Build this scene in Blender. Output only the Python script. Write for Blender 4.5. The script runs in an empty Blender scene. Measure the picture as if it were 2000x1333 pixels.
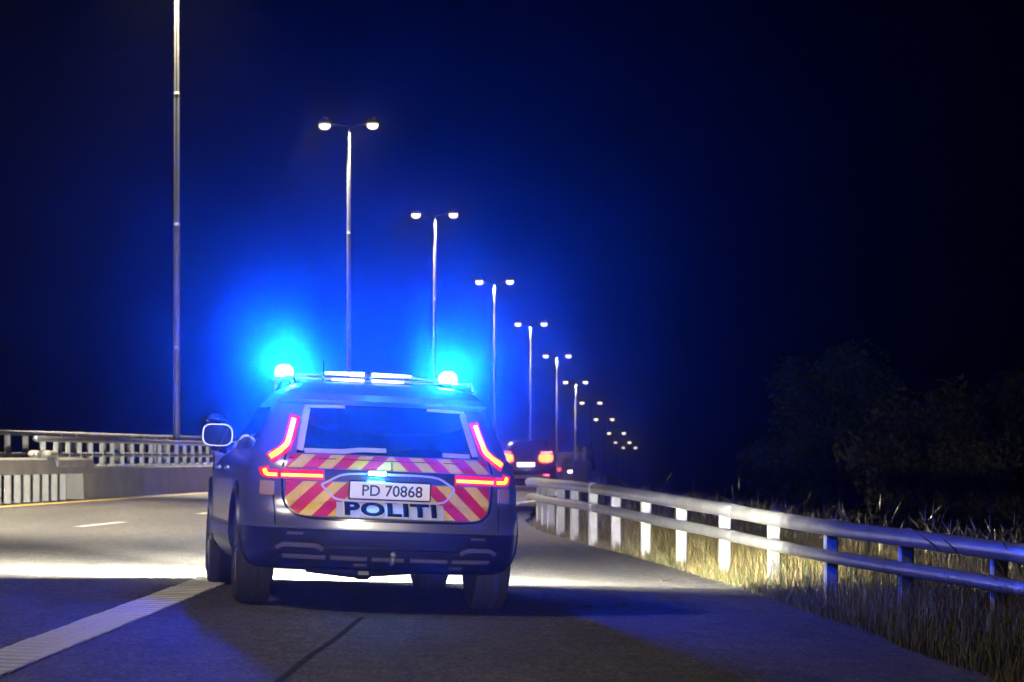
import bpy, bmesh, math, random
import numpy as np
from mathutils import Vector, Matrix

random.seed(7)
R = math.radians
SC = bpy.context.scene
COL = SC.collection

# ------------------------------------------------------------------ camera
FPX = 6090.0                      # focal length in photo pixels (2000 wide)
CAM_H, HORIZ = 1.06, 885.0
cd = bpy.data.cameras.new('camera')
cd.sensor_width = 36.0
cd.lens = FPX / 2000.0 * 36.0
cd.shift_y = (HORIZ - 666.5) / 2000.0
cd.clip_start, cd.clip_end = 0.1, 4000
cd.dof.use_dof = True
cd.dof.focus_distance = 21.0
cd.dof.aperture_fstop = 7.0
cam = bpy.data.objects.new('camera', cd)
cam.location = (0, 0, CAM_H)
cam.rotation_euler = (R(90), 0, 0)
COL.objects.link(cam)
SC.camera = cam

# ------------------------------------------------------------------ night sky, moonlight, exposure
w = bpy.data.worlds.new('World'); SC.world = w; w.use_nodes = True
wn = w.node_tree
bg = wn.nodes['Background']
sky = wn.nodes.new('ShaderNodeTexSky')
sky.sky_type = 'NISHITA'; sky.sun_disc = False
sky.sun_elevation = R(-6.0); sky.sun_rotation = R(200)
wn.links.new(sky.outputs[0], bg.inputs[0])
bg.inputs[1].default_value = 0.004
SC.view_settings.view_transform = 'Standard'
SC.view_settings.look = 'None'
SC.view_settings.exposure = 0.0
SC.view_settings.gamma = 1.0
SC.render.engine = 'CYCLES'
SC.cycles.use_denoising = True
SC.cycles.max_bounces = 6
SC.cycles.volume_bounces = 0
SC.cycles.sample_clamp_indirect = 4.0
SC.cycles.use_light_tree = True

HEADLAMP_W = 4000.0     # police car front floods
SPREAD_W = 4000.0
BEAM_W = 20000.0
STREET_W = 17000.0
FOLLOW_W = 4800.0       # dipped headlamps of the car the photo is taken from
BLUE_L = 13000.0
HAZE_D, HAZE_G = 0.0018, 0.986
BEACON_W = 4000.0       # narrow rearward lens beam of each beacon

# ------------------------------------------------------------------ helpers
def tag(o, label=None, cat=None, group=None, kind=None):
    if label: o['label'] = label
    if cat: o['category'] = cat
    if group: o['group'] = group
    if kind: o['kind'] = kind
    return o

def empty(name, loc=(0, 0, 0), rot=(0, 0, 0)):
    o = bpy.data.objects.new(name, None)
    o.location = loc; o.rotation_euler = rot
    o.empty_display_size = 0.2
    COL.objects.link(o)
    return o

def link_mesh(name, me, mat, parent=None):
    o = bpy.data.objects.new(name, me)
    if mat is not None:
        me.materials.clear(); me.materials.append(mat)
    COL.objects.link(o)
    if parent is not None: o.parent = parent
    return o

class MB:
    def __init__(s): s.v = []; s.f = []
    def add(s, vs, fs):
        n = len(s.v); s.v += [tuple(p) for p in vs]
        s.f += [tuple(i + n for i in f) for f in fs]; return s
    def box(s, c, size, rz=0.0, bev=0.0):
        hx, hy, hz = size[0] / 2, size[1] / 2, size[2] / 2
        cs, sn = math.cos(rz), math.sin(rz)
        def P(x, y, z): return (c[0] + x * cs - y * sn, c[1] + x * sn + y * cs, c[2] + z)
        if bev <= 0:
            vs = [P(x, y, z) for z in (-hz, hz) for (x, y) in ((-hx, -hy), (hx, -hy), (hx, hy), (-hx, hy))]
            return s.add(vs, [(3, 2, 1, 0), (4, 5, 6, 7), (0, 1, 5, 4), (1, 2, 6, 5), (2, 3, 7, 6), (3, 0, 4, 7)])
        b = min(bev, hx * .9, hy * .9, hz * .9)
        rings = []
        for z, k in ((-hz, b), (-hz + b, 0), (hz - b, 0), (hz, b)):
            x1, y1 = hx - k, hy - k
            q = b if k == 0 else b * 0.6
            rings.append([P(*p, z) for p in ((-x1 + q, -y1), (x1 - q, -y1), (x1, -y1 + q), (x1, y1 - q), (x1 - q, y1), (-x1 + q, y1), (-x1, y1 - q), (-x1, -y1 + q))])
        return s.loft(rings, True, True)
    def loft(s, rings, closed=True, caps=True):
        n = len(rings[0]); vs = [p for r in rings for p in r]; fs = []
        for i in range(len(rings) - 1):
            for j in range(n if closed else n - 1):
                k = (j + 1) % n
                fs.append((i * n + j, i * n + k, (i + 1) * n + k, (i + 1) * n + j))
        if caps:
            fs.append(tuple(reversed(range(n))))
            fs.append(tuple((len(rings) - 1) * n + j for j in range(n)))
        return s.add(vs, fs)
    def tube(s, pts, rads, n=10, caps=True):
        pts = [Vector(p) for p in pts]
        if not isinstance(rads, (list, tuple)): rads = [rads] * len(pts)
        rings = []
        for i, p in enumerate(pts):
            t = (pts[min(i + 1, len(pts) - 1)] - pts[max(i - 1, 0)])
            t = t.normalized() if t.length > 1e-9 else Vector((0, 0, 1))
            a = Vector((0, 0, 1)) if abs(t.z) < .9 else Vector((1, 0, 0))
            e1 = t.cross(a).normalized(); e2 = e1.cross(t).normalized()
            rings.append([p + (e1 * math.cos(2 * math.pi * k / n) + e2 * math.sin(2 * math.pi * k / n)) * rads[i] for k in range(n)])
        return s.loft(rings, True, caps)
    def lathe(s, prof, c=(0, 0, 0), n=20, axis='z'):
        rings = []
        for r, h in prof:
            ring = []
            for k in range(n):
                a = 2 * math.pi * k / n
                x, y = r * math.cos(a), r * math.sin(a)
                p = (x, y, h) if axis == 'z' else ((h, x, y) if axis == 'x' else (y, h, x))
                ring.append((c[0] + p[0], c[1] + p[1], c[2] + p[2]))
            rings.append(ring)
        return s.loft(rings, True, True)
    def grid(s, rows, flip=False):
        n = len(rows[0]); vs = [p for r in rows for p in r]; fs = []
        for i in range(len(rows) - 1):
            for j in range(n - 1):
                f = (i * n + j, i * n + j + 1, (i + 1) * n + j + 1, (i + 1) * n + j)
                fs.append(f[::-1] if flip else f)
        return s.add(vs, fs)
    def mesh(s, name, smooth=False, fixn=True, ang=None):
        me = bpy.data.meshes.new(name)
        me.from_pydata(s.v, [], s.f); me.update()
        if fixn:
            bm = bmesh.new(); bm.from_mesh(me)
            bmesh.ops.recalc_face_normals(bm, faces=bm.faces); bm.to_mesh(me); bm.free()
        if smooth:
            for p in me.polygons: p.use_smooth = True
            if ang: me.set_sharp_from_angle(angle=R(ang))
        return me
    def build(s, name, mat, parent=None, smooth=False, fixn=True, ang=None):
        return link_mesh(name, s.mesh(name, smooth, fixn, ang), mat, parent)

# ------------------------------------------------------------------ materials
MATS = {}
def mat(name, col, rough=.6, metal=0.0, coat=0.0, noise=0.0, nscale=20.0, bump=0.0, bscale=60.0, spec=.5, col2=None, detail=4.0, emit=None, estr=0.0):
    m = bpy.data.materials.new(name); m.use_nodes = True
    nt = m.node_tree; b = nt.nodes['Principled BSDF']
    b.inputs['Base Color'].default_value = (*col, 1)
    b.inputs['Roughness'].default_value = rough
    b.inputs['Metallic'].default_value = metal
    b.inputs['Coat Weight'].default_value = coat
    b.inputs['Coat Roughness'].default_value = .05
    b.inputs['Specular IOR Level'].default_value = spec
    tc = nt.nodes.new('ShaderNodeTexCoord')
    if noise > 0 or col2:
        n = nt.nodes.new('ShaderNodeTexNoise'); n.inputs['Scale'].default_value = nscale; n.inputs['Detail'].default_value = detail
        nt.links.new(tc.outputs['Object'], n.inputs['Vector'])
        r = nt.nodes.new('ShaderNodeValToRGB')
        c2 = col2 if col2 else tuple(c * (1 - noise) for c in col)
        c1 = col if col2 else tuple(min(1, c * (1 + noise)) for c in col)
        r.color_ramp.elements[0].color = (*c2, 1); r.color_ramp.elements[0].position = .32
        r.color_ramp.elements[1].color = (*c1, 1); r.color_ramp.elements[1].position = .68
        nt.links.new(n.outputs['Fac'], r.inputs['Fac']); nt.links.new(r.outputs[0], b.inputs['Base Color'])
    if bump > 0:
        n2 = nt.nodes.new('ShaderNodeTexNoise'); n2.inputs['Scale'].default_value = bscale; n2.inputs['Detail'].default_value = 6
        nt.links.new(tc.outputs['Object'], n2.inputs['Vector'])
        bp = nt.nodes.new('ShaderNodeBump'); bp.inputs['Strength'].default_value = bump; bp.inputs['Distance'].default_value = .02
        nt.links.new(n2.outputs['Fac'], bp.inputs['Height']); nt.links.new(bp.outputs[0], b.inputs['Normal'])
    if emit:
        b.inputs['Emission Color'].default_value = (*emit, 1); b.inputs['Emission Strength'].default_value = estr
    MATS[name] = m
    return m

def asphalt():
    m = bpy.data.materials.new('asphalt'); m.use_nodes = True
    nt = m.node_tree; b = nt.nodes['Principled BSDF']; N = nt.nodes.new; L = nt.links.new
    tc = N('ShaderNodeTexCoord')
    fine = N('ShaderNodeTexNoise'); fine.inputs['Scale'].default_value = 45; fine.inputs['Detail'].default_value = 8; fine.inputs['Roughness'].default_value = .75
    mp = N('ShaderNodeMapping'); mp.inputs['Scale'].default_value = (.9, .12, 1)
    big = N('ShaderNodeTexNoise'); big.inputs['Scale'].default_value = 1.1; big.inputs['Detail'].default_value = 5
    vor = N('ShaderNodeTexVoronoi'); vor.inputs['Scale'].default_value = 70
    mpf = N('ShaderNodeMapping'); mpf.inputs['Scale'].default_value = (1, .2, 1)
    L(tc.outputs['Object'], mpf.inputs['Vector']); L(mpf.outputs[0], fine.inputs['Vector']); L(tc.outputs['Object'], vor.inputs['Vector'])
    L(tc.outputs['Object'], mp.inputs['Vector']); L(mp.outputs[0], big.inputs['Vector'])
    r1 = N('ShaderNodeValToRGB'); e = r1.color_ramp.elements
    e[0].position = .38; e[0].color = (.018, .018, .017, 1); e[1].position = .62; e[1].color = (.150, .144, .132, 1)
    L(fine.outputs['Fac'], r1.inputs['Fac'])
    r2 = N('ShaderNodeValToRGB'); e = r2.color_ramp.elements
    e[0].position = .35; e[0].color = (.72, .72, .74, 1); e[1].position = .65; e[1].color = (1.12, 1.1, 1.06, 1)
    L(big.outputs['Fac'], r2.inputs['Fac'])
    mx = N('ShaderNodeMix'); mx.data_type = 'RGBA'; mx.blend_type = 'MULTIPLY'; mx.inputs[0].default_value = 1
    L(r1.outputs[0], mx.inputs[6]); L(r2.outputs[0], mx.inputs[7]); L(mx.outputs[2], b.inputs['Base Color'])
    mid = N('ShaderNodeTexNoise'); mid.inputs['Scale'].default_value = 7; mid.inputs['Detail'].default_value = 6; mid.inputs['Roughness'].default_value = .7
    mp2 = N('ShaderNodeMapping'); mp2.inputs['Scale'].default_value = (1, .45, 1)
    L(tc.outputs['Object'], mp2.inputs['Vector']); L(mp2.outputs[0], mid.inputs['Vector'])
    r3 = N('ShaderNodeValToRGB'); e = r3.color_ramp.elements
    e[0].position = .36; e[0].color = (.62, .62, .62, 1); e[1].position = .64; e[1].color = (1.25, 1.24, 1.2, 1)
    L(mid.outputs['Fac'], r3.inputs['Fac'])
    m3 = N('ShaderNodeMix'); m3.data_type = 'RGBA'; m3.blend_type = 'MULTIPLY'; m3.inputs[0].default_value = 1
    L(mx.outputs[2], m3.inputs[6]); L(r3.outputs[0], m3.inputs[7]); L(m3.outputs[2], b.inputs['Base Color'])
    b.inputs['Roughness'].default_value = .72
    bp = N('ShaderNodeBump'); bp.inputs['Strength'].default_value = .55; bp.inputs['Distance'].default_value = .012
    L(vor.outputs['Distance'], bp.inputs['Height']); L(bp.outputs[0], b.inputs['Normal'])
    return m

M_ASPH = asphalt()
M_GROUND = mat('dark_earth', (.05, .042, .026), .95, col2=(.03, .032, .016), nscale=1.5, bump=.5, bscale=8)
M_CONC = mat('concrete', (.33, .32, .29), .85, col2=(.22, .21, .19), nscale=1.6, bump=.25, bscale=35, detail=8)
M_GALV = mat('galvanised_steel', (.46, .47, .48), .42, metal=.75, col2=(.34, .35, .36), nscale=6, bump=.12, bscale=18)
M_RAIL = mat('galvanised_tube', (.42, .42, .42), .38, metal=.8, col2=(.30, .30, .30), nscale=5, bump=.1, bscale=14)
M_POST = mat('weathered_post', (.42, .42, .39), .62, metal=.1, col2=(.32, .32, .29), nscale=9, bump=.15, bscale=25)
M_POLE = mat('pole_steel', (.13, .128, .12), .5, metal=.35, noise=.12, nscale=3)
M_WHITEP = mat('white_road_paint', (.62, .61, .57), .65, col2=(.46, .45, .42), nscale=14, bump=.3, bscale=60)
M_YELP = mat('yellow_road_paint', (.72, .46, .08), .65, col2=(.55, .36, .08), nscale=12, bump=.3, bscale=60)
M_PAINT = mat('silver_car_paint', (.20, .205, .22), .30, metal=.7, coat=.25, noise=.03, nscale=3)
M_CLAD = mat('black_plastic', (.012, .012, .014), .38, noise=.15, nscale=8)
M_TYRE = mat('tyre_rubber', (.016, .016, .017), .8, bump=.4, bscale=40)
M_RIM = mat('rim_alloy', (.20, .20, .21), .35, metal=.8)
M_GLASS = mat('dark_glass', (.006, .008, .012), .06, coat=.3)
M_TRIM = mat('satin_trim', (.22, .21, .21), .35, metal=.4)
M_PALE = mat('pale_strip', (.46, .45, .44), .55)
M_LINE = mat('letter_edge', (.75, .74, .72), .55)
M_BLACK = mat('black_gloss', (.012, .012, .014), .2, coat=.5)
M_PLATE = mat('plate_white', (.82, .82, .82), .45)
M_INK = mat('plate_ink', (.012, .012, .02), .5)
M_NAVY = mat('navy_lettering', (.004, .008, .045), .75, spec=.15)
M_BAND = mat('silver_band', (.48, .52, .60), .45)
M_REDLENS = mat('red_lens', (.35, .01, .015), .15, coat=.5, emit=(1, .010, .04), estr=.75)
M_REDCORE = mat('tail_light_core', (.6, .05, .02), .3, emit=(1, .25, .0), estr=5.5)
M_BRAKE = mat('brake_light', (.6, .05, .02), .3, emit=(1, .11, .01), estr=8)
M_REDDIM = mat('red_reflector', (.5, .01, .02), .2, emit=(1, .05, .06), estr=2.2)
M_PLATELIT = mat('lit_plate', (.85, .85, .85), .5, emit=(1, .98, .95), estr=2.2)
M_BLUE = mat('blue_beacon', (.0, .02, .4), .2, emit=(.0008, .045, 1), estr=BLUE_L)
M_FLASH = mat('blue_flasher', (.0, .1, .4), .2, emit=(.03, .30, 1), estr=600)
M_BARGLOW = mat('bar_reflection_glow', (.8, .8, .85), .3, emit=(.75, .85, 1), estr=3.0)  # emission stands in for white reflections on the light bar
M_HEADL = mat('headlamp_glass', (.8, .8, .8), .1, emit=(1, .97, .88), estr=60)
M_LAMP = mat('street_lamp_lens', (.8, .8, .7), .2, emit=(1, .80, .46), estr=4.5)
M_LAMPH = mat('lamp_housing', (.16, .16, .16), .5, metal=.3)
M_DARKCAR = mat('dark_car_paint', (.015, .016, .02), .25, coat=.8)
M_BARK = mat('bark', (.07, .05, .035), .9, noise=.3, nscale=12, bump=.5)
M_LEAFD = mat('dead_leaf', (.03, .02, .012), .8)

def leafmat(name, c1, c2):
    m = mat(name, c1, .6, col2=c2, nscale=1.3)
    m.node_tree.nodes['Principled BSDF'].inputs['Subsurface Weight'].default_value = 0
    return m
M_LEAF1 = leafmat('leaf_green', (.085, .12, .04), (.05, .085, .03))
M_LEAF2 = leafmat('leaf_olive', (.12, .11, .04), (.07, .085, .03))

def grassmat():
    m = bpy.data.materials.new('dry_grass'); m.use_nodes = True
    nt = m.node_tree; b = nt.nodes['Principled BSDF']
    a = nt.nodes.new('ShaderNodeAttribute'); a.attribute_name = 'tint'
    nt.links.new(a.outputs['Color'], b.inputs['Base Color'])
    b.inputs['Roughness'].default_value = .7
    return m
M_GRASS = grassmat()

def chevron(name='chevron_sheeting'):
    m = bpy.data.materials.new(name); m.use_nodes = True
    nt = m.node_tree; b = nt.nodes['Principled BSDF']; N = nt.nodes.new; L = nt.links.new
    tc = N('ShaderNodeTexCoord'); sx = N('ShaderNodeSeparateXYZ'); L(tc.outputs['Object'], sx.inputs[0])
    def mth(op, a, bb=None):
        n = N('ShaderNodeMath'); n.operation = op
        for i, q in enumerate((a, bb)):
            if q is None: continue
            if isinstance(q, (int, float)): n.inputs[i].default_value = q
            else: L(q, n.inputs[i])
        return n.outputs[0]
    au = mth('ABSOLUTE', mth('SUBTRACT', sx.outputs[0], .008))
    ph = mth('DIVIDE', mth('ADD', au, mth('MULTIPLY', sx.outputs[2], 1.02)), .186)
    fr = mth('FRACT', mth('ADD', ph, .40))
    red = mth('LESS_THAN', fr, .52)
    mx = N('ShaderNodeMix'); mx.data_type = 'RGBA'
    L(red, mx.inputs[0]); mx.inputs[6].default_value = (.76, .60, .03, 1); mx.inputs[7].default_value = (.64, .014, .018, 1)
    nz = N('ShaderNodeTexNoise'); nz.inputs['Scale'].default_value = 6
    L(tc.outputs['Object'], nz.inputs['Vector'])
    r = N('ShaderNodeValToRGB'); r.color_ramp.elements[0].color = (.75, .75, .75, 1); r.color_ramp.elements[1].color = (1, 1, 1, 1)
    r.color_ramp.elements[0].position = .3; r.color_ramp.elements[1].position = .6
    L(nz.outputs['Fac'], r.inputs['Fac'])
    m2 = N('ShaderNodeMix'); m2.data_type = 'RGBA'; m2.blend_type = 'MULTIPLY'; m2.inputs[0].default_value = 1
    L(mx.outputs[2], m2.inputs[6]); L(r.outputs[0], m2.inputs[7]); L(m2.outputs[2], b.inputs['Base Color'])
    b.inputs['Roughness'].default_value = .4
    return m
M_CHEV = chevron()

# ------------------------------------------------------------------ ground shape
HWY = 0.0665                       # highway heading, metres right per metre ahead
def drop(y):
    if y < 85: return 0.0
    if y < 145: return .038 * (y - 85) ** 2 / 120
    return .038 * (y - 115)
def zroad(x, y):
    c = x - max(0.0, y - 70) * HWY
    return -.028 * max(-13.0, min(5.0, c)) - drop(y)
ED_Y = [-8, 0, 8, 15.3, 18.8, 22.3, 25.6, 29.9, 35, 42, 48, 56, 66, 80, 100, 420]
ED_X = [2.5, 2.5, 2.46, 2.39, 2.28, 2.1, 1.9, 1.58, 1.13, .45, .22, .35, .75, 1.2, 1.75, 1.75 + 320 * HWY]
def xedge(y): return float(np.interp(y, ED_Y, ED_X))
def xbar(y): return -8.25 + (y - 49) * HWY          # face of the left parapet
VO = [0, .25, 1.0, 3.0, 8.0, 25.0, 80.0, 500.0]
VZ = [-.02, -.05, -.14, -.42, -.95, -1.5, -2.0, -2.2]
def zverge(o, y):
    return zroad(xedge(y), y) + float(np.interp(o, VO, VZ)) + (.03 * math.sin(o * 2.1 + y * .7) if o > .6 else 0)

ys = [-8 + 2 * i for i in range(60)] + [112 + 8 * i for i in range(38)]
mb = MB(); rows = []
for y in ys:
    x0, x1 = xbar(y) - .45, xedge(y)
    wob = .05 * math.sin(y * 1.7) + .03 * math.sin(y * 4.1 + 1)
    rows.append([(x0 + (x1 + wob - x0) * t / 14, y, zroad(x0 + (x1 - x0) * t / 14, y)) for t in range(15)])
mb.grid(rows)
road = mb.build('road', M_ASPH, smooth=True)
tag(road, kind='structure')
mb = MB(); rows = []
for y in ys:
    rows.append([(xedge(y) - .25 + o, y, zverge(o, y) - (.03 if i == 0 else 0)) for i, o in enumerate([0, .25, .5, .8, 1.2, 1.6, 2.2, 3, 4, 5.5, 8, 14, 25, 80, 500])])
mb.grid(rows); verge = mb.build('verge', M_GROUND, smooth=True); tag(verge, kind='structure')
mb = MB(); rows = []
for y in [-40, 0, 40, 85, 100, 115, 130, 145, 200, 300, 500, 800]:
    rows.append([(x, y, -3.4 - drop(y)) for x in (-500, -100, -30, 0, 60, 500)])
mb.grid(rows); g = mb.build('ground', M_GROUND); tag(g, kind='structure')

def strip(name, m, xc, w_, y0, y1, dz=.004, n=None):
    mb = MB(); rows = []
    n = n or max(2, int((y1 - y0) / 2) + 1)
    for i in range(n + 1):
        y = y0 + (y1 - y0) * i / n
        c = xc(y)
        rows.append([(c - w_ / 2, y, zroad(c - w_ / 2, y) + dz), (c, y, zroad(c, y) + dz + .001), (c + w_ / 2, y, zroad(c + w_ / 2, y) + dz)])
    mb.grid(rows); o = mb.build(name, m); tag(o, kind='structure'); return o

# yellow edge line and white lane dashes on the highway
strip('yellow_edge_line', M_YELP, lambda y: xbar(y) + .38, .17, 10, 200, n=90)
for y0 in [20.2, 29.2, 38.3, 47.2, 56.2, 65.2, 74.2, 83.2, 92.2]:
    strip('lane_dash', M_WHITEP, lambda y: -5.22 + (y - 40) * HWY, .13, y0, y0 + 2.9)
strip('white_edge_line', M_WHITEP, lambda y: float(np.interp(y, [44, 56, 66, 72, 80, 110], [-.75, -.2, .1, .75, 1.1, 1.7])), .16, 44, 110, n=30)
strip('white_edge_line', M_WHITEP, lambda y: -1.3 + (y - 60) * .035, .13, 72, 112, n=20)
strip('tar_seam', mat('tar', (.045, .044, .043), .9, spec=.1, col2=(.024, .024, .024), nscale=5), lambda y: -1.05 + (y - 14.4) * .022 + .006 * math.sin(y * 1.9), .035, 9, 19.6, dz=.003, n=20)
# ribbed rumble line to the left of the police car
rl = empty('rumble_line', (-2.40, 12, zroad(-2.4, 12))); tag(rl, kind='structure')
mb = MB(); mb.box((0, 0, 0), (.30, .19, .010), 0, .004); rib0 = mb.mesh('rib')
def xrum(y): return float(np.interp(y, [11, 15, 24, 34], [-2.43, -2.41, -2.33, -2.6]))
y = 12.0; k = 0
while y < 33:
    o = link_mesh('rib', rib0, M_WHITEP, rl)
    o.location = (xrum(y) + 2.40 + random.uniform(-.006, .006), y - 12, zroad(xrum(y), y) - zroad(-2.4, 12) + .0075)
    o.rotation_euler = (random.uniform(-.012, .012), R(1.6), random.uniform(-.02, .02))
    y += .245
ln = MB(); rows = []
for i in range(50):
    y = 11.9 + 21 * i / 49; c = xrum(y)
    rows.append([(c - .15 + 2.4, y - 12, zroad(c - .15, y) - zroad(-2.4, 12) + .004), (c + .15 + 2.4, y - 12, zroad(c + .15, y) - zroad(-2.4, 12) + .004)])
ln.grid(rows); ln.build('base_paint', M_WHITEP, rl)

# ------------------------------------------------------------------ police car
CAR = empty('police_car', (-.800, 20.0, zroad(-.9, 22)), (0, .040, R(9.0)))
tag(CAR, 'silver police estate car with red and yellow chevrons, POLITI lettering and blue beacons', 'police car')
TZ = [.255, .29, .36, .45, .53, .60, .66, .70, .80, .90, .96, 1.00, 1.02, 1.20, 1.335, 1.352, 1.365, 1.405, 1.445, 1.48, 1.505, 1.515]
TR = [.30, .14, .06, .02, .0, .0, .04, .09, .11, .125, .15, .19, .23, .41, .53, .50, .37, .35, .46, .75, 1.15, 1.5]
TF = [4.7, 4.8, 4.88, 4.92, 4.94, 4.94, 4.93, 4.92, 4.86, 4.70, 4.35, 3.80, 3.65, 3.2, 2.95, 2.9, 2.88, 2.75, 2.6, 2.4, 2.2, 2.0]
TW = [.82, .86, .905, .92, .925, .925, .925, .923, .918, .90, .885, .868, .85, .77, .715, .705, .695, .665, .62, .55, .44, .25]
TD = [.60, .66, .74, .78, .78, .78, .76, .74, .70, .66, .62, .60, .58, .48, .42, .42, .40, .40, .38, .36, .34, .3]
NE = 2.6
def LV(z): return [float(np.interp(z, TZ, t)) for t in (TR, TF, TW, TD)]
def SR(u, z):                                  # rear skin
    yr, yf, W, D = LV(z)
    q = min(.9999, abs(u) / W) ** NE
    return Vector((u, yr + D * (1 - (1 - q) ** (1 / NE)), z))
def SRn(u, z, off):
    e = .004
    a = SR(u + e, z) - SR(u - e, z); b = SR(u, z + e) - SR(u, z - e)
    n = a.cross(b).normalized()
    if n.y > 0: n = -n
    return SR(u, z) + n * off
def SS(y, z, side):                            # side skin
    yr, yf, W, D = LV(z)
    t = (y - yr) / D
    x = W if t >= 1 else W * max(0, (1 - max(0, 1 - t) ** NE)) ** (1 / NE)
    FD = 1.0
    t = (yf - y) / FD
    if t < 1: x = min(x, W * max(0, (1 - max(0, 1 - t) ** 2.6)) ** (1 / 2.6))
    return Vector((x * side, y, z))
def outline(z):
    yr, yf, W, D = LV(z); FD = min(1.0, (yf - yr) * .45)
    pts = []
    for i in range(29):
        a = math.pi * i / 28
        c, s_ = math.cos(a), math.sin(a)
        x = -W * math.copysign(abs(c) ** (2 / NE), c)
        pts.append((x, yr + D * (1 - s_ ** (2 / NE)), z))
    for k in range(1, 12): pts.append((W, yr + D + (yf - FD - yr - D) * k / 12, z))
    for i in range(25):
        a = math.pi * i / 24
        c, s_ = math.cos(a), math.sin(a)
        pts.append((W * math.copysign(abs(c) ** (2 / 2.6), c), yf - FD * (1 - s_ ** (2 / 2.6)), z))
    for k in range(1, 12): pts.append((-W, yf - FD + (yr + D - yf + FD) * k / 12, z))
    return pts
def levels(z0, z1):
    zs = sorted(set([z0, z1] + [z for z in TZ if z0 < z < z1]))
    out = []
    for a, b in zip(zs, zs[1:]):
        n = max(1, int((b - a) / .035))
        out += [a + (b - a) * i / n for i in range(n)]
    return out + [zs[-1]]
RAX, FAX, TRK, WR = 1.10, 4.04, .795, .360
def shell(name, z0, z1, m, smooth=True):
    mb = MB(); mb.loft([outline(z) for z in levels(z0, z1)])
    me = mb.mesh(name, True)
    o = link_mesh(name, me, m, None)
    cm = MB()
    for ax in (RAX, FAX):
        for s in (-1, 1):
            cm.lathe([(.405, s * .60), (.405, s * 1.3)], (0, ax, .36), 40, 'x')
    cut = cm.build('cutter', None)
    bo = o.modifiers.new('arches', 'BOOLEAN'); bo.object = cut; bo.operation = 'DIFFERENCE'; bo.solver = 'EXACT'
    dg = bpy.context.evaluated_depsgraph_get(); dg.update()
    nm = bpy.data.meshes.new_from_object(o.evaluated_get(dg))
    o.modifiers.clear(); o.data = nm
    nm.materials.clear(); nm.materials.append(m)
    for p in nm.polygons: p.use_smooth = True
    nm.set_sharp_from_angle(angle=R(38))
    bpy.data.objects.remove(cut)
    o.parent = CAR
    return o
shell('lower_cladding', .255, .525, M_CLAD)
shell('body_shell', .528, 1.515, M_PAINT)

def skin_patch(rows, off, m, name, parent, thick=.006, smooth=True):
    """rows: list of lists of (u,z); a panel lying on the rear skin with turned-down edges"""
    top = [[SRn(u, z, off) for (u, z) in r] for r in rows]
    full = [[SRn(u, z, off - thick) for (u, z) in rows[0]]] + top + [[SRn(u, z, off - thick) for (u, z) in rows[-1]]]
    rr = []
    for i, r in enumerate(full):
        src = rows[min(max(i - 1, 0), len(rows) - 1)]
        rr.append([SRn(*src[0], off - thick)] + r + [SRn(*src[-1], off - thick)])
    mb = MB(); mb.grid(rr)
    o = mb.build(name, m, parent, smooth=smooth, ang=30)
    return o
def lin(a, b, n): return [a + (b - a) * i / (n - 1) for i in range(n)]
def panel_rows(z0, z1, ul, ur, nz=8, nu=28, rad=0.0, radtop=0.0):
    rows = []
    zs = lin(z0, z1, nz)
    if rad: zs = sorted(set(zs + [z0 + rad * t for t in (.03, .1, .2, .35, .55, .8, 1)]))
    for z in zs:
        k = 0
        if rad and z < z0 + rad: k = rad - math.sqrt(max(0, rad ** 2 - (z0 + rad - z) ** 2))
        if radtop and z > z1 - radtop: k = radtop - math.sqrt(max(0, radtop ** 2 - (z - z1 + radtop) ** 2))
        t = (z - z0) / (z1 - z0)
        a = ul(t) if callable(ul) else ul; b = ur(t) if callable(ur) else ur
        rows.append([(u, z) for u in lin(a + k, b - k, nu)])
    return rows
def ribbon(pts, w_, off, m, name, parent, thick=.006, sub=6):
    P = []
    for (a, b) in zip(pts, pts[1:]):
        P += [(a[0] + (b[0] - a[0]) * i / sub, a[1] + (b[1] - a[1]) * i / sub) for i in range(sub)]
    P.append(pts[-1])
    for _ in range(2):                          # soften the corners
        P = [P[0]] + [((P[i - 1][0] + 2 * P[i][0] + P[i + 1][0]) / 4, (P[i - 1][1] + 2 * P[i][1] + P[i + 1][1]) / 4) for i in range(1, len(P) - 1)] + [P[-1]]
    rows = []
    for i, p in enumerate(P):
        a, b = P[max(i - 1, 0)], P[min(i + 1, len(P) - 1)]
        dx, dz = b[0] - a[0], b[1] - a[1]; l = math.hypot(dx, dz) or 1
        nx, nz = -dz / l, dx / l
        k = w_ / 2
        rows.append([(p[0] + nx * k * t, p[1] + nz * k * t) for t in (-1, 0, 1)])
    return skin_patch(rows, off, m, name, parent, thick)

# tailgate: upper and lower chevron sheets, gap strip, glass
TG = skin_patch(panel_rows(.612, .832, -.66, .66, 8, 40, rad=.12), .006, M_CHEV, 'tailgate', CAR)
TG['label'] = 'tailgate with red and yellow slanted chevron stripes'
skin_patch(panel_rows(.918, 1.002, lambda t: -.665 + .03 * t, lambda t: .665 - .03 * t, 6, 40), .006, M_CHEV, 'chevron_sheet', TG)
skin_patch(panel_rows(.838, .912, -.42, .42, 5, 26), .004, M_CLAD, 'trim_strip', TG)
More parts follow.
